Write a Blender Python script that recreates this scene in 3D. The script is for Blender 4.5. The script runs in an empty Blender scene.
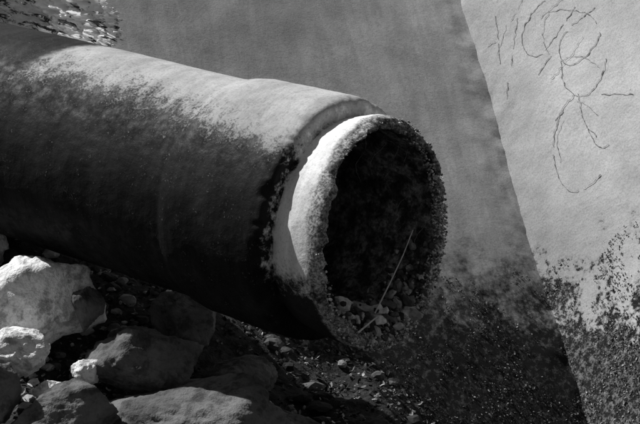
import bpy, math, random, bmesh
import numpy as np
from mathutils import Vector, Matrix, noise
random.seed(7)
S=bpy.context.scene
S.view_settings.view_transform='Standard'; S.view_settings.look='None'; S.view_settings.exposure=0
def ss(a,b,x):
    t=max(0,min(1,(x-a)/(b-a))); return t*t*(3-2*t)
class M:
    def __init__(s,name):
        s.m=bpy.data.materials.new(name); s.m.use_nodes=True; s.t=s.m.node_tree; s.b=s.t.nodes['Principled BSDF']
        s.co=s.t.nodes.new('ShaderNodeTexCoord').outputs['Object']
    def set(s,sock,v):
        if hasattr(v,'is_output') : s.t.links.new(v,sock)
        else: sock.default_value=v
    def noise(s,scale,detail=4,rough=.6,co=None,dist=0):
        n=s.t.nodes.new('ShaderNodeTexNoise'); s.t.links.new(co or s.co,n.inputs['Vector'])
        n.inputs['Scale'].default_value=scale;n.inputs['Detail'].default_value=min(detail,4);n.inputs['Roughness'].default_value=rough;n.inputs['Distortion'].default_value=dist
        return n.outputs['Fac']
    def math(s,op,a,b=0,c=0):
        n=s.t.nodes.new('ShaderNodeMath'); n.operation=op
        s.set(n.inputs[0],a); s.set(n.inputs[1],b)
        return n.outputs[0]
    def add(s,*q):
        r=q[0]
        for v in q[1:]: r=s.math('ADD',r,v)
        return r
    def mul(s,*q):
        r=q[0]
        for v in q[1:]: r=s.math('MULTIPLY',r,v)
        return r
    def amp(s,n,k): return s.math('MULTIPLY',s.math('SUBTRACT',n,.5),k)
    def ramp(s,x,a,b,lo=0.,hi=1.):
        n=s.t.nodes.new('ShaderNodeMapRange'); n.interpolation_type='SMOOTHSTEP'
        s.set(n.inputs[0],x)
        for i,v in enumerate((a,b,lo,hi)): s.set(n.inputs[i+1],v)
        return n.outputs[0]
    def mix(s,f,a,b):
        n=s.t.nodes.new('ShaderNodeMix'); n.data_type='FLOAT'
        s.set(n.inputs[0],f); s.set(n.inputs[2],a); s.set(n.inputs[3],b); return n.outputs[0]
    def xyz(s):
        n=s.t.nodes.new('ShaderNodeSeparateXYZ'); s.t.links.new(s.co,n.inputs[0]); return n.outputs
    def mapping(s,sc,rot=(0,0,0)):
        n=s.t.nodes.new('ShaderNodeMapping'); s.t.links.new(s.co,n.inputs[0]); n.inputs['Scale'].default_value=sc; n.inputs['Rotation'].default_value=rot; return n.outputs[0]
    def island(s): return s.t.nodes.new('ShaderNodeNewGeometry').outputs['Random Per Island']
    def done(s,val,rough=.9,bumps=(),spec=.3,transl=0):
        c=s.t.nodes.new('ShaderNodeCombineColor')
        for i in range(3): s.set(c.inputs[i],val)
        s.t.links.new(c.outputs[0],s.b.inputs['Base Color'])
        s.set(s.b.inputs['Roughness'],rough); s.b.inputs['Specular IOR Level'].default_value=spec
        if bumps:
            h=None
            for q,d in bumps:
                q=s.math('MULTIPLY',q,d); h=q if h is None else s.math('ADD',h,q)
            n=s.t.nodes.new('ShaderNodeBump'); n.inputs['Strength'].default_value=1; n.inputs['Distance'].default_value=1
            s.t.links.new(h,n.inputs['Height']); s.t.links.new(n.outputs[0],s.b.inputs['Normal'])
        if transl:
            tr=s.t.nodes.new('ShaderNodeBsdfTranslucent'); mx=s.t.nodes.new('ShaderNodeMixShader'); mx.inputs[0].default_value=transl
            s.t.links.new(c.outputs[0],tr.inputs[0]); s.t.links.new(s.b.outputs[0],mx.inputs[1]); s.t.links.new(tr.outputs[0],mx.inputs[2])
            s.t.links.new(mx.outputs[0],s.t.nodes['Material Output'].inputs[0])
        return s.m
def obj(name,verts,faces,mats,smooth=True,parent=None,mi=None):
    me=bpy.data.meshes.new(name); me.from_pydata([tuple(v) for v in verts],[],faces); me.update()
    for m in (mats if isinstance(mats,(list,tuple)) else [mats]): me.materials.append(m)
    if smooth: me.polygons.foreach_set('use_smooth',[True]*len(me.polygons))
    if mi: me.polygons.foreach_set('material_index',mi)
    o=bpy.data.objects.new(name,me); S.collection.objects.link(o)
    if parent: o.parent=parent
    return o
# ---------- materials
k=M('weathered_concrete')      # left slab
a=k.noise(.9,3,.5); b=k.noise(7,4,.65); c=k.noise(120,3,.75); d=k.noise(34,4,.75)
st=k.noise(2.2,4,.7,co=k.mapping((5,.7,1)))
v=k.mul(k.ramp(a,.35,.65,.46,.70),k.ramp(b,.3,.7,.9,1.06),k.ramp(c,.32,.6,.82,1.05),k.ramp(st,.42,.62,.86,1))
x,y,_=k.xyz()
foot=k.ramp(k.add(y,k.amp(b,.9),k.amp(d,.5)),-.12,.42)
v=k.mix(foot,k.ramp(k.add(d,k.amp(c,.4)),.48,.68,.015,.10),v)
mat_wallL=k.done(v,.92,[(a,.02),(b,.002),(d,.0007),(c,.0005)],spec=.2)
k=M('whitewashed_concrete')    # right slab
a=k.noise(1.1,3,.5); b=k.noise(7,4,.65); c=k.noise(120,3,.75); d=k.noise(34,4,.75); e=k.noise(3.5,4,.65)
v=k.mul(k.ramp(a,.3,.7,.40,.56),k.ramp(b,.3,.7,.88,1.06),k.ramp(c,.32,.6,.8,1.05))
x,y,_=k.xyz()
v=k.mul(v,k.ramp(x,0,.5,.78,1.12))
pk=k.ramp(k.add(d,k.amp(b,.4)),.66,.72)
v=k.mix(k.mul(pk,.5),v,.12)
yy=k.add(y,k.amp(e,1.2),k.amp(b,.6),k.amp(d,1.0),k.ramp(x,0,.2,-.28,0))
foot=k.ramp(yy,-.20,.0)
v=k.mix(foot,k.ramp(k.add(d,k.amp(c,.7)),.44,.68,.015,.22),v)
mat_wallR=k.done(v,.92,[(a,.02),(b,.006),(d,.0014),(c,.0007)],spec=.2)

k=M('tarred_concrete_pipe'); x,y,z=k.xyz()
n1=k.noise(2.6,3,.6); n2=k.noise(22,4,.72); n3=k.noise(120,3,.75); n4=k.noise(6,4,.65)
sk=k.noise(3,4,.7,co=k.mapping((6,1,1)))
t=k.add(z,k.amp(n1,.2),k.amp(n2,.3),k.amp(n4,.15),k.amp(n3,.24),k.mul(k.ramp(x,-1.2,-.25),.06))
dust_shade=k.ramp(t,.19,.30)
shade_x=k.add(x,k.math('MULTIPLY',z,-.68),k.amp(n4,.06),k.amp(n2,.05))
dust_shade=k.mul(dust_shade,k.ramp(shade_x,-1.68,-1.62,.03,1.))  # shadow over the far left end, painted in by removing the pale dust
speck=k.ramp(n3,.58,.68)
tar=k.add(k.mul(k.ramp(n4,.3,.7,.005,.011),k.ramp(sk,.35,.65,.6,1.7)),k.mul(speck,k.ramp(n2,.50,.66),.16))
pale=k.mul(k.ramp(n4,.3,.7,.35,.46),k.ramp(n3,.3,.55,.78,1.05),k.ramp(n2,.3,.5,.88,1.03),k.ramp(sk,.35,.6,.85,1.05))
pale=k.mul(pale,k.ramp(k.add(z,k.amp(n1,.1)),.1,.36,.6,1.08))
body=k.mix(dust_shade,tar,pale)
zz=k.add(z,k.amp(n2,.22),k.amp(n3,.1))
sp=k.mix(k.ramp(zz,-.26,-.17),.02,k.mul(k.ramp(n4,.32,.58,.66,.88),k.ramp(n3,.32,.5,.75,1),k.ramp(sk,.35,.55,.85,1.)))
grit=k.mul(k.ramp(n2,.35,.65,.10,.5),k.ramp(n3,.4,.6,.35,1.3))
xs=k.add(x,k.amp(n2,.07))
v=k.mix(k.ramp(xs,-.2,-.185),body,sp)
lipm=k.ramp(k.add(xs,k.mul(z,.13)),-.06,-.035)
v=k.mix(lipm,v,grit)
rgh=k.mix(dust_shade,k.ramp(n2,.3,.7,.5,.85),.9)
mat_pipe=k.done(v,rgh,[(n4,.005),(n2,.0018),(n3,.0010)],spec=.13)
k=M('pipe_bore'); n2=k.noise(14,4,.7); n3=k.noise(70,4,.7)
x=k.xyz()[0]
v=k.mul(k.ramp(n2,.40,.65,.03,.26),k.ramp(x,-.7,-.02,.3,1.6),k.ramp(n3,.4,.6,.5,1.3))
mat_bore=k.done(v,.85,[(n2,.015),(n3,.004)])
def rockm(name,lo,hi):
    k=M(name); a=k.noise(3,4,.6); b=k.noise(13,4,.7); c=k.noise(70,4,.75)
    v=k.mul(k.ramp(a,.3,.6,lo,hi),k.ramp(b,.38,.5,.55,1.08),k.ramp(c,.3,.55,.7,1.05))
    return k.done(v,.9,[(b,.018),(c,.003)])
mat_rock=rockm('pale_rock',.58,.85); mat_drock=rockm('dark_rock',.06,.15)
k=M('soil'); a=k.noise(4,4,.6); b=k.noise(30,4,.7); c=k.noise(120,4,.7)
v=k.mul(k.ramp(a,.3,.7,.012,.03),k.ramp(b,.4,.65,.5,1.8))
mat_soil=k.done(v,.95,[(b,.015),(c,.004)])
def litm(name,pw,hi,lo,sc=60):
    k=M(name); r=k.island(); n=k.noise(sc,3,.6)
    v=k.mul(k.add(k.mul(k.math('POWER',r,pw),hi),lo),k.ramp(n,.3,.7,.7,1.2))
    return k.done(v,.85,[(n,.003)])
mat_leaf=litm('dry_leaves',6,.45,.012); mat_wleaf=litm('withered_leaves',2.5,.5,.015); mat_peb=litm('pebbles',5,.22,.015); mat_agg=litm('aggregate',1.1,.8,.08)
mat_rub=litm('rubble',2.,.6,.03,30)
k=M('charcoal_marks'); n=k.noise(45,4,.7)
mat_char=k.done(k.ramp(n,.40,.60,.15,.44),.95)
k=M('dry_twig'); mat_twig=k.done(k.ramp(k.noise(40),.3,.7,.5,.75),.8)
k=M('root_fibre'); mat_root=k.done(k.ramp(k.noise(40),.3,.7,.06,.3),.8)
k=M('crumpled_plastic'); n=k.noise(9,4,.7,co=k.mapping((1,3,3),(0,.5,.4)))
mat_bag=k.done(k.ramp(n,.40,.48,.05,.95),.3,[(k.noise(26,4,.7),.02)],spec=.8,transl=.6)

# ---------- ground
def gz(x,y):
    z=-.22+.42*ss(.1,-1.25,x)*(.45+.55*ss(5.9,7.1,y))
    z+=.10*math.exp(-((x+.35)**2/.25+(y-7.0)**2/.15))
    z+=.16*ss(-.8,-1.2,x)*ss(6.6,7.0,y)*ss(8.5,7.5,y)
    z-=.55*ss(.15,.85,x)*ss(3.5,2.5,x)
    z-=.12*math.exp(-((x-.2)**2/.25+(y-7.2)**2/.4))
    f=1/(1+max(0,abs(x)-2.5)*.5+max(0,abs(y-7)-3)*.5)
    z=z*f-.25*(1-f)
    z+=f*(.07*noise.noise(Vector((x*2.3,y*2.3,1)))+.035*noise.noise(Vector((x*7,y*7,5)))+.015*noise.noise(Vector((x*20,y*20,9))))
    return z
def axis(c,fine,step,far):
    a=list(np.arange(-fine,fine+1e-6,step)); d=step
    v=fine
    out=[]
    while v<far: d*=1.35; v+=d; out.append(v)
    return [c-q for q in reversed(out)]+[c+q for q in a]+[c+q for q in out]
xs=axis(0,2.0,.02,250); ys=axis(6.8,1.6,.02,250)
V=[(x,y,gz(x,y)) for y in ys for x in xs]; nx=len(xs)
F=[(j*nx+i,j*nx+i+1,(j+1)*nx+i+1,(j+1)*nx+i) for j in range(len(ys)-1) for i in range(nx-1)]
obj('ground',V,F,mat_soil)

# ---------- concrete walls
E1=Vector((.699,9.03,.935)); E2=Vector((1.043,7.771,-.280)); P3=Vector((1.41,7.80,.452))
ed=(E2-E1).normalized()
nR=ed.cross(P3-E1).normalized()
if nR.y>0: nR=-nR
nL=Vector((.35,-.6,.72)).normalized()
def wdisp(a,b,side):
    near=ss(.25,.0,a)
    return .016*noise.noise(Vector((a*1.0,b*1.0,side*3)))+.003*noise.noise(Vector((a*4,b*4,side)))+near*(.010*noise.noise(Vector((a*3,b*2.2,side+7)))+.006*noise.noise(Vector((a*9,b*9,side+7)))+.004*noise.noise(Vector((a*30,b*30,side+7))))
def wframe(n,side):
    e=-ed; h=n.cross(e)
    if h.x*side<0: h=-h
    return h,e
def wall(name,n,side,w,mat,up,down):
    h,e=wframe(n,side); V=[];F=[];st=.02
    ni=int((w+.1)/st);nj=int((up+down)/st)
    M4=Matrix((( *[h.x,e.x,n.x],E2.x),(h.y,e.y,n.y,E2.y),(h.z,e.z,n.z,E2.z),(0,0,0,1)))
    for j in range(nj+1):
        for i in range(ni+1):
            a=i*st-.1;b=-down+j*st
            V.append((a,b,wdisp(a,b,side)))
    for j in range(nj):
        for i in range(ni):
            F.append((j*(ni+1)+i,j*(ni+1)+i+1,(j+1)*(ni+1)+i+1,(j+1)*(ni+1)+i))
    o=obj(name,V,F,mat); o.matrix_world=M4; return o
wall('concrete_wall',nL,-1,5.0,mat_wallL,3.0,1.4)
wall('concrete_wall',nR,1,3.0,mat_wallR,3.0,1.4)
hR_,eR_=wframe(nR,1)
def onR(p,off):
    d=p-E2; a=d.dot(hR_); b=d.dot(eR_)
    return E2+hR_*a+eR_*b+nR*(wdisp(a,b,1)+off)
U=Vector((.402,-.459,.078)); Vv=Vector((-.008,-.270,-.415))
def wp(px,py): return onR(E1+U*((px-460)/100)+Vv*(py/100),.0022)
strokes=[[(552,2),(538,18),(528,40),(533,58),(548,58),(566,34),(586,4)],
 [(548,22),(556,14),(575,12),(596,18),(606,34),(600,50),(584,66),(572,68),(566,56),(572,36),(590,20),(604,8)],
 [(568,66),(570,88),(584,100),(598,94),(608,76),(612,60)],[(584,98),(588,122),(598,144),(604,150),(614,146)],
 [(580,98),(566,118),(558,150),(562,180),(574,194),(592,188),(606,174)],
 [(560,126),(572,112)],[(500,18),(502,45),(504,72)],[(524,20),(518,55),(514,85)],[(512,88),(509,108)],
 [(490,50),(502,44)],[(606,98),(640,96)],[(544,80),(560,56)],[(600,140),(590,128)],
 [(574,0),(560,10),(552,26),(550,44),(556,60)],[(590,40),(580,56),(566,74),(556,86)],[(500,60),(508,40),(514,18)],
 [(566,66),(580,60),(596,64),(606,72)],[(568,124),(562,146),(566,170)],[(516,24),(526,8),(532,-6)],[(574,104),(590,108),(604,120)]]
V=[];F=[]
for si,st in enumerate(strokes):
    pts=[]
    P=[Vector((a,b,0)) for a,b in st]; P=[P[0]*2-P[1]]+P+[P[-1]*2-P[-2]]
    for i in range(1,len(P)-2):
        for q in range(14):
            t=q/14; p0,p1,p2,p3=P[i-1:i+3]
            pp=.5*((2*p1)+(p2-p0)*t+(2*p0-5*p1+4*p2-p3)*t*t+(3*p1-p0-3*p2+p3)*t**3)
            pp+=Vector((noise.noise(Vector((pp.x*.2,pp.y*.2,si))),noise.noise(Vector((pp.x*.2,pp.y*.2,si+9))),0))*1.6
            pts.append(pp)
    prev=None
    for i in range(len(pts)-1):
        d=(pts[i+1]-pts[i]); nn=Vector((-d.y,d.x,0)).normalized()
        w=(.2+.55*abs(noise.noise(Vector((pts[i].x*.2,pts[i].y*.2,0)))))*(1 if si<13 else .6)
        if noise.noise(Vector((pts[i].x*.1,pts[i].y*.1,2)))<-.45: prev=None; continue
        b=len(V)
        off=.0004*(si%5)
        for sg in (-1,1):
            q=pts[i]+nn*w*sg; V.append(wp(q.x,q.y)+nR*off)
        if prev is not None: F.append((prev,prev+1,b+1,b))
        prev=b
obj('graffiti',V,F,mat_char,smooth=False)

# ---------- rocks
def rockmesh(sc,seed,sub=5,nf=14,soft=90,rough=.07):
    rn=random.Random(seed); bm=bmesh.new(); bmesh.ops.create_icosphere(bm,subdivisions=sub,radius=1)
    pl=[]
    for i in range(nf):
        v=Vector((rn.gauss(0,1),rn.gauss(0,1),rn.gauss(0,1))).normalized(); pl.append((v,rn.uniform(.6,.95)))
    off=Vector((seed*3.1,seed*1.7,0))
    V=[]
    for v in bm.verts:
        d=v.co.normalized(); s=sum(math.exp(-soft*min(1.6,h/max(.05,d.dot(n)))) for n,h in pl)+math.exp(-soft*1.15)
        r=-math.log(s)/soft
        r*=1+rough*noise.noise(d*2.3+off)+rough*.9*noise.noise(d*6+off)+rough*.5*noise.noise(d*17+off)+rough*.25*noise.noise(d*40+off)
        V.append((d.x*r*sc[0],d.y*r*sc[1],d.z*r*sc[2]))
    F=[tuple(v.index for v in f.verts) for f in bm.faces]; bm.free()
    return V,F
def rock(loc,sc,seed,mat,rz=0,name='rock',tilt=0):
    V,F=rockmesh(sc,seed); o=obj(name,V,F,mat); o.location=loc; o.rotation_euler=(tilt,0,rz); return o
rock((-1.0,6.35,.21),(.205,.18,.175),1,mat_rock,.4,'boulder')
rock((-.84,6.22,.24),(.06,.05,.09),40,mat_drock,.4)  # dark stone added in place of a cast shadow on the boulder's right
rock((-1.08,6.00,.13),(.15,.11,.085),2,mat_rock,.9)
rock((-1.10,5.80,.08),(.1,.1,.1),3,mat_drock)
rock((-.62,6.10,.07),(.2,.15,.14),14,mat_drock,.3)
rock((-.50,6.56,.08),(.17,.12,.13),5,mat_drock,1)
rock((-.40,5.84,-.06),(.42,.24,.165),6,mat_drock,-.15,'rock_slab')
rock((-.86,5.78,.0),(.2,.13,.1),7,mat_drock,.2)
rock((-.10,5.86,-.12),(.2,.14,.1),8,mat_drock,-.5)
rock((-1.32,6.5,.25),(.16,.14,.13),9,mat_rock)
rock((-1.28,6.8,.30),(.09,.08,.07),32,mat_rock)
rock((-.82,6.05,.05),(.06,.05,.05),10,mat_rock)
rock((-.93,5.9,.04),(.07,.05,.04),11,mat_rock)
rock((-.30,6.3,-.05),(.12,.1,.08),21,mat_drock)
rock((-.68,6.35,.07),(.09,.07,.07),22,mat_drock)

def scatter_stones(name,n,reg,smin,smax,mat,power=3):
    V=[];F=[]
    base=[rockmesh((1,1,1),50+i,sub=2,nf=7,soft=120,rough=.15) for i in range(8)]
    for i in range(n):
        x,y=reg(); s=smin+(smax-smin)*random.random()**power
        bV,bF=random.choice(base); R=Matrix.Rotation(random.uniform(0,6.3),3,'Z')@Matrix.Rotation(random.uniform(0,6.3),3,'X')
        sc=Vector((s*random.uniform(.8,1.3),s*random.uniform(.7,1.1),s*random.uniform(.4,.9)))
        o=len(V); z=gz(x,y)+s*.25
        for v in bV:
            q=R@Vector(v); V.append((x+q.x*sc.x,y+q.y*sc.y,z+q.z*sc.z))
        F+= [tuple(a+o for a in f) for f in bF]
    return obj(name,V,F,mat,smooth=False)
scatter_stones('gravel',1000,lambda:(random.uniform(-1.7,1.8),random.uniform(5.5,7.8)),.006,.045,mat_peb,4)
scatter_stones('rubble',520,lambda:(random.uniform(-1.4,-.55),random.uniform(5.5,7.1)),.005,.03,mat_rub,2)
# leaves
def hL(x,y): return (-4.5-.35*x+.6*y)/.72
V=[];F=[];mi=[]
def leaf(p,s,n,m=0):
    R=n.to_track_quat('Z','Y').to_matrix()@Matrix.Rotation(random.uniform(0,6.3),3,'Z')
    o=len(V); c=random.uniform(-.5,.6)*s
    pts=[(-1,0,0),(-.3,.5,c*.5/s),(.4,.4,c*.4/s),(1,0,c*.8/s),(.4,-.42,c*.6/s),(-.3,-.5,c*.2/s),(0,0,-c*.3/s)]
    for q in pts: V.append(p+R@(Vector(q)*s))
    for a in range(6): F.append((o+a,o+(a+1)%6,o+6)); mi.append(m)
for i in range(12000):
    x=random.uniform(-1.6,1.2); y=random.uniform(5.6,8.2)
    z=gz(x,y); zl=hL(x,y)
    if zl>z+.05 : continue
    if nR.dot(Vector((x,y,z))-E1)<-.03: continue
    n=Vector((random.gauss(0,.6),random.gauss(0,.6),1)).normalized()
    leaf(Vector((x,y,z+random.uniform(0,.02))),random.uniform(.004,.016),n,1 if (x<-.7 and random.random()<.4) else 0)
for side,n_ in((1,nR),(-1,nL)):
    h_,e_=wframe(n_,side)
    for i in range(16000):
        a_=random.uniform(0,1.3); b_=random.uniform(-1.1,.2)
        dens=noise.noise(Vector((a_*4,b_*4,4)))+.8*noise.noise(Vector((a_*12,b_*12,4)))+.7*noise.noise(Vector((a_*35,b_*35,4)))
        if dens<.05+(b_+.3)*1.0+random.gauss(0,.2): continue
        p=E2+h_*a_+e_*b_+n_*(wdisp(a_,b_,side)+random.uniform(.001,.004))
        leaf(p,random.uniform(.002,.006) if random.random()<.93 else random.uniform(.006,.011),(n_+Vector((random.gauss(0,.2),random.gauss(0,.2),.15))).normalized(),1 if side==1 else 0)
obj('leaf_litter',V,F,[mat_leaf,mat_wleaf],smooth=False,mi=mi)

# ---------- pipe
a=Vector((.789,-.611,-.064)).normalized(); u=Vector((.269,.249,.930)); u=(u-a*u.dot(a)).normalized(); yv=u.cross(a)
rim=Vector((.219,5.77,.636))
MP=Matrix(((a.x,yv.x,u.x,rim.x),(a.y,yv.y,u.y,rim.y),(a.z,yv.z,u.z,rim.z),(0,0,0,1)))
prof=[(0.0,.374),(.005,.379),(.015,.382),(.03,.384),(.05,.385),(.075,.384),(.10,.381),(.13,.375),(.155,.369),(.175,.364),(.190,.361),(.195,.365),(.198,.396),(.203,.412),(.215,.420),(.25,.423),(.4,.422),(.58,.418),(.62,.411),(.66,.397),(.72,.394),(1.2,.395),(1.9,.396),(3.4,.396)]
rings=[]
for i in range(len(prof)-1):
    w0,r0=prof[i];w1,r1=prof[i+1]; L=math.dist(prof[i],prof[i+1]); n=max(1,int(round(L/.011)))
    if w0>1.8:n=30
    for q in range(n): rings.append(('o',w0+(w1-w0)*q/n,r0+(r1-r0)*q/n))
rings.append(('o',3.4,.396))
lip=[('l',-.003,.370),('l',-.004,.366),('l',-.002,.362),('l',.004,.359)]
inn=[('i',.010+.012*i,.357) for i in range(30)]+[('i',.38+.05*i,.357) for i in range(55)]
seq=list(reversed(inn))+list(reversed(lip))+rings
NT=480; V=[];F=[];mi=[]
for kind,w,r in seq:
    for j in range(NT):
        th=2*math.pi*j/NT; c,s_=math.cos(th),math.sin(th)
        brk=ss(.07,0,w)
        low=ss(.2,-.8,s_)*.45+.45*ss(-.2,.8,c)
        e1=noise.noise(Vector((c*2.2,s_*2.2,3))); e2=noise.noise(Vector((c*5,s_*5,8)))+.5*noise.noise(Vector((c*10,s_*10,28))); e3=noise.noise(Vector((c*15+w*20,s_*15,r*40))); e4=noise.noise(Vector((c*40,s_*40,w*60+r*60)))+.5*noise.noise(Vector((c*75,s_*75,w*60)))
        x=-w; rr=r
        jag=.022*e1+(.016+.016*low)*e2+(.003+.018*low)*e3+.005*e4
        if kind=='o':
            rr+=.003*noise.noise(Vector((c*2,s_*2,w*3)))+.0015*noise.noise(Vector((c*4,s_*4,w*8)))+.0012*noise.noise(Vector((c*14,s_*14,w*30)))
            ch=noise.noise(Vector((c*6,s_*6,20)))+.5*noise.noise(Vector((c*20,s_*20,w*10)))
            if .192<w<.24: rr-=max(0,ch+.0)*.035*ss(.24,.2,w)
            x-=brk*jag; rr+=brk*(.006*e2+.006*e3*low-.014*low*ss(.03,0,w))
        elif kind=='l':
            x-=jag+.003*e3; rr+=.007*e2+(.002+.008*low)*e3+.003*e4-.018*low-.004*math.cos(4*th)
        else:
            f=ss(.5,0,w)
            crust=noise.noise(Vector((c*5,s_*5,w*9)))+.6*noise.noise(Vector((c*13,s_*13,w*26)))+.4*noise.noise(Vector((c*30,s_*30,w*60)))
            rr-=.006+.018*low*f+.018*crust*(.3+.7*f)*(.3+low); rr-=.010*math.cos(4*th)*f; x-=ss(.06,0,w)*jag
        x+=-.13*(s_*rr)*ss(.18,0,w)
        V.append((x,c*rr,s_*rr))
ns=len(seq)
for i in range(ns-1):
    for j in range(NT):
        j2=(j+1)%NT
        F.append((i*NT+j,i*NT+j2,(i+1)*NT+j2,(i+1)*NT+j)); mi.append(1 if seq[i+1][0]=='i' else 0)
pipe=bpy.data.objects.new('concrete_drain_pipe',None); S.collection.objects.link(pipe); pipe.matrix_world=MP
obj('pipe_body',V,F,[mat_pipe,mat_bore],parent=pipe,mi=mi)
base=[rockmesh((1,1,1),80+i,sub=2,nf=7,soft=120,rough=.2) for i in range(8)]
V=[];F=[];mi=[]
def peb(p,s,m=0):
    bV,bF=random.choice(base); R=Matrix.Rotation(random.uniform(0,6.3),3,'Z')@Matrix.Rotation(random.uniform(0,6.3),3,'X')
    sc=(s*random.uniform(.8,1.5),s,s*random.uniform(.5,1)); o=len(V)
    p=Vector((p.x-.13*p.z,p.y,p.z))
    for v in bV:
        q=R@Vector((v[0]*sc[0],v[1]*sc[1],v[2]*sc[2])); V.append(p+q)
    F.extend([tuple(k+o for k in f) for f in bF]); mi.extend([m]*len(bF))
for i in range(3600):
    th=random.gauss(-.45,.8)
    r=random.uniform(.330,.384); peb(Vector((random.uniform(-.03,.006),math.cos(th)*r,math.sin(th)*r)),random.uniform(.0015,.0055))
for i in range(220):
    th=random.uniform(0,6.283)
    r=random.uniform(.360,.378); peb(Vector((random.uniform(-.01,.003),math.cos(th)*r,math.sin(th)*r)),random.uniform(.0015,.004))
for i in range(1000):
    th=random.gauss(-1.15,.48); r=.355-abs(random.gauss(0,.035)); peb(Vector((random.uniform(-.14,.0),math.cos(th)*r,math.sin(th)*r)),random.uniform(.003,.015),1)
for i in range(34):
    th=random.gauss(-1.05,.28); r=.335-random.uniform(0,.08); peb(Vector((random.uniform(-.10,.02),math.cos(th)*r,math.sin(th)*r)),random.uniform(.010,.032),1 if i%3 else 0)
obj('rim_aggregate',V,F,[mat_agg,mat_rub],smooth=False,parent=pipe,mi=mi)
def rod(name,pts,r,mat,parent=None):
    cu=bpy.data.curves.new(name,'CURVE'); cu.dimensions='3D'; cu.bevel_depth=r; cu.bevel_resolution=2
    sp=cu.splines.new('POLY'); sp.points.add(len(pts)-1)
    for i,p in enumerate(pts): sp.points[i].co=(*p,1); sp.points[i].radius=1-.5*i/len(pts)
    cu.materials.append(mat); o=bpy.data.objects.new(name,cu); S.collection.objects.link(o)
    if parent:o.parent=parent
    return o
rod('straw',[(.02,.03,-.26),(.02,.07,-.15),(.015,.11,-.05),(.01,.135,.04)],.0028,mat_twig,pipe)
rod('straw_short',[(.06,-.10,-.33),(.055,-.01,-.27)],.0035,mat_twig,pipe)
for i in range(9):
    t0=random.uniform(.2,1.9); r0=.33; y0=math.cos(t0)*r0; z0=math.sin(t0)*r0; xx=-random.uniform(.03,.2)
    pts=[(xx+.01*math.sin(q),y0+.015*math.sin(q*1.3+i)+.006*q*(-1)**i,z0-.025*q) for q in range(int(random.uniform(3,9)))]
    rod('root_hair',pts,.0008,mat_root,pipe)

# ---------- crumpled plastic sheet (thin open skin, lets the sun through)
bm=bmesh.new(); bmesh.ops.create_icosphere(bm,subdivisions=6,radius=1); V=[]
for v in bm.verts:
    d=v.co.normalized()
    rg=sum((1-abs(noise.noise(Vector((d.x*f,d.y*f*1.6,d.z*f*1.6))+Vector((4,f,0))))*2)*am for f,am in((2.5,.18),(5.5,.16),(12,.12),(25,.06)))
    r=.66+rg; V.append((d.x*r*.37,d.y*r*.2,d.z*r*.2))
F=[tuple(v.index for v in f.verts) for f in bm.faces if f.calc_center_median().y<.1-.35*f.calc_center_median().z+.35]; bm.free()
o=obj('crumpled_plastic_bag',V,F,mat_bag,smooth=False); o.location=(-1.24,7.82,1.07); o.rotation_euler=(.4,.35,.1)

# ---------- light
s=Vector((-.60,.34,.72)).normalized()
sun=bpy.data.lights.new('sun','SUN'); sun.energy=5; sun.angle=math.radians(.5); sun.color=(1,1,1)
so=bpy.data.objects.new('sun',sun); S.collection.objects.link(so); so.rotation_euler=s.to_track_quat('Z','Y').to_euler()
W=bpy.data.worlds.new('World'); S.world=W; W.use_nodes=True; nt=W.node_tree
sk=nt.nodes.new('ShaderNodeTexSky'); sk.sky_type='NISHITA'; sk.sun_disc=False; sk.sun_elevation=math.asin(s.z); sk.sun_rotation=math.atan2(s.x,s.y)
bw=nt.nodes.new('ShaderNodeRGBToBW'); nt.links.new(sk.outputs[0],bw.inputs[0]); nt.links.new(bw.outputs[0],nt.nodes['Background'].inputs[0]); nt.nodes['Background'].inputs[1].default_value=.055
cam=bpy.data.cameras.new('camera'); cam.lens=18/math.tan(math.radians(10)); cam.clip_end=2000
co=bpy.data.objects.new('camera',cam); S.collection.objects.link(co); co.location=(0,0,2.26); co.rotation_euler=(math.radians(75),0,0)
S.camera=co
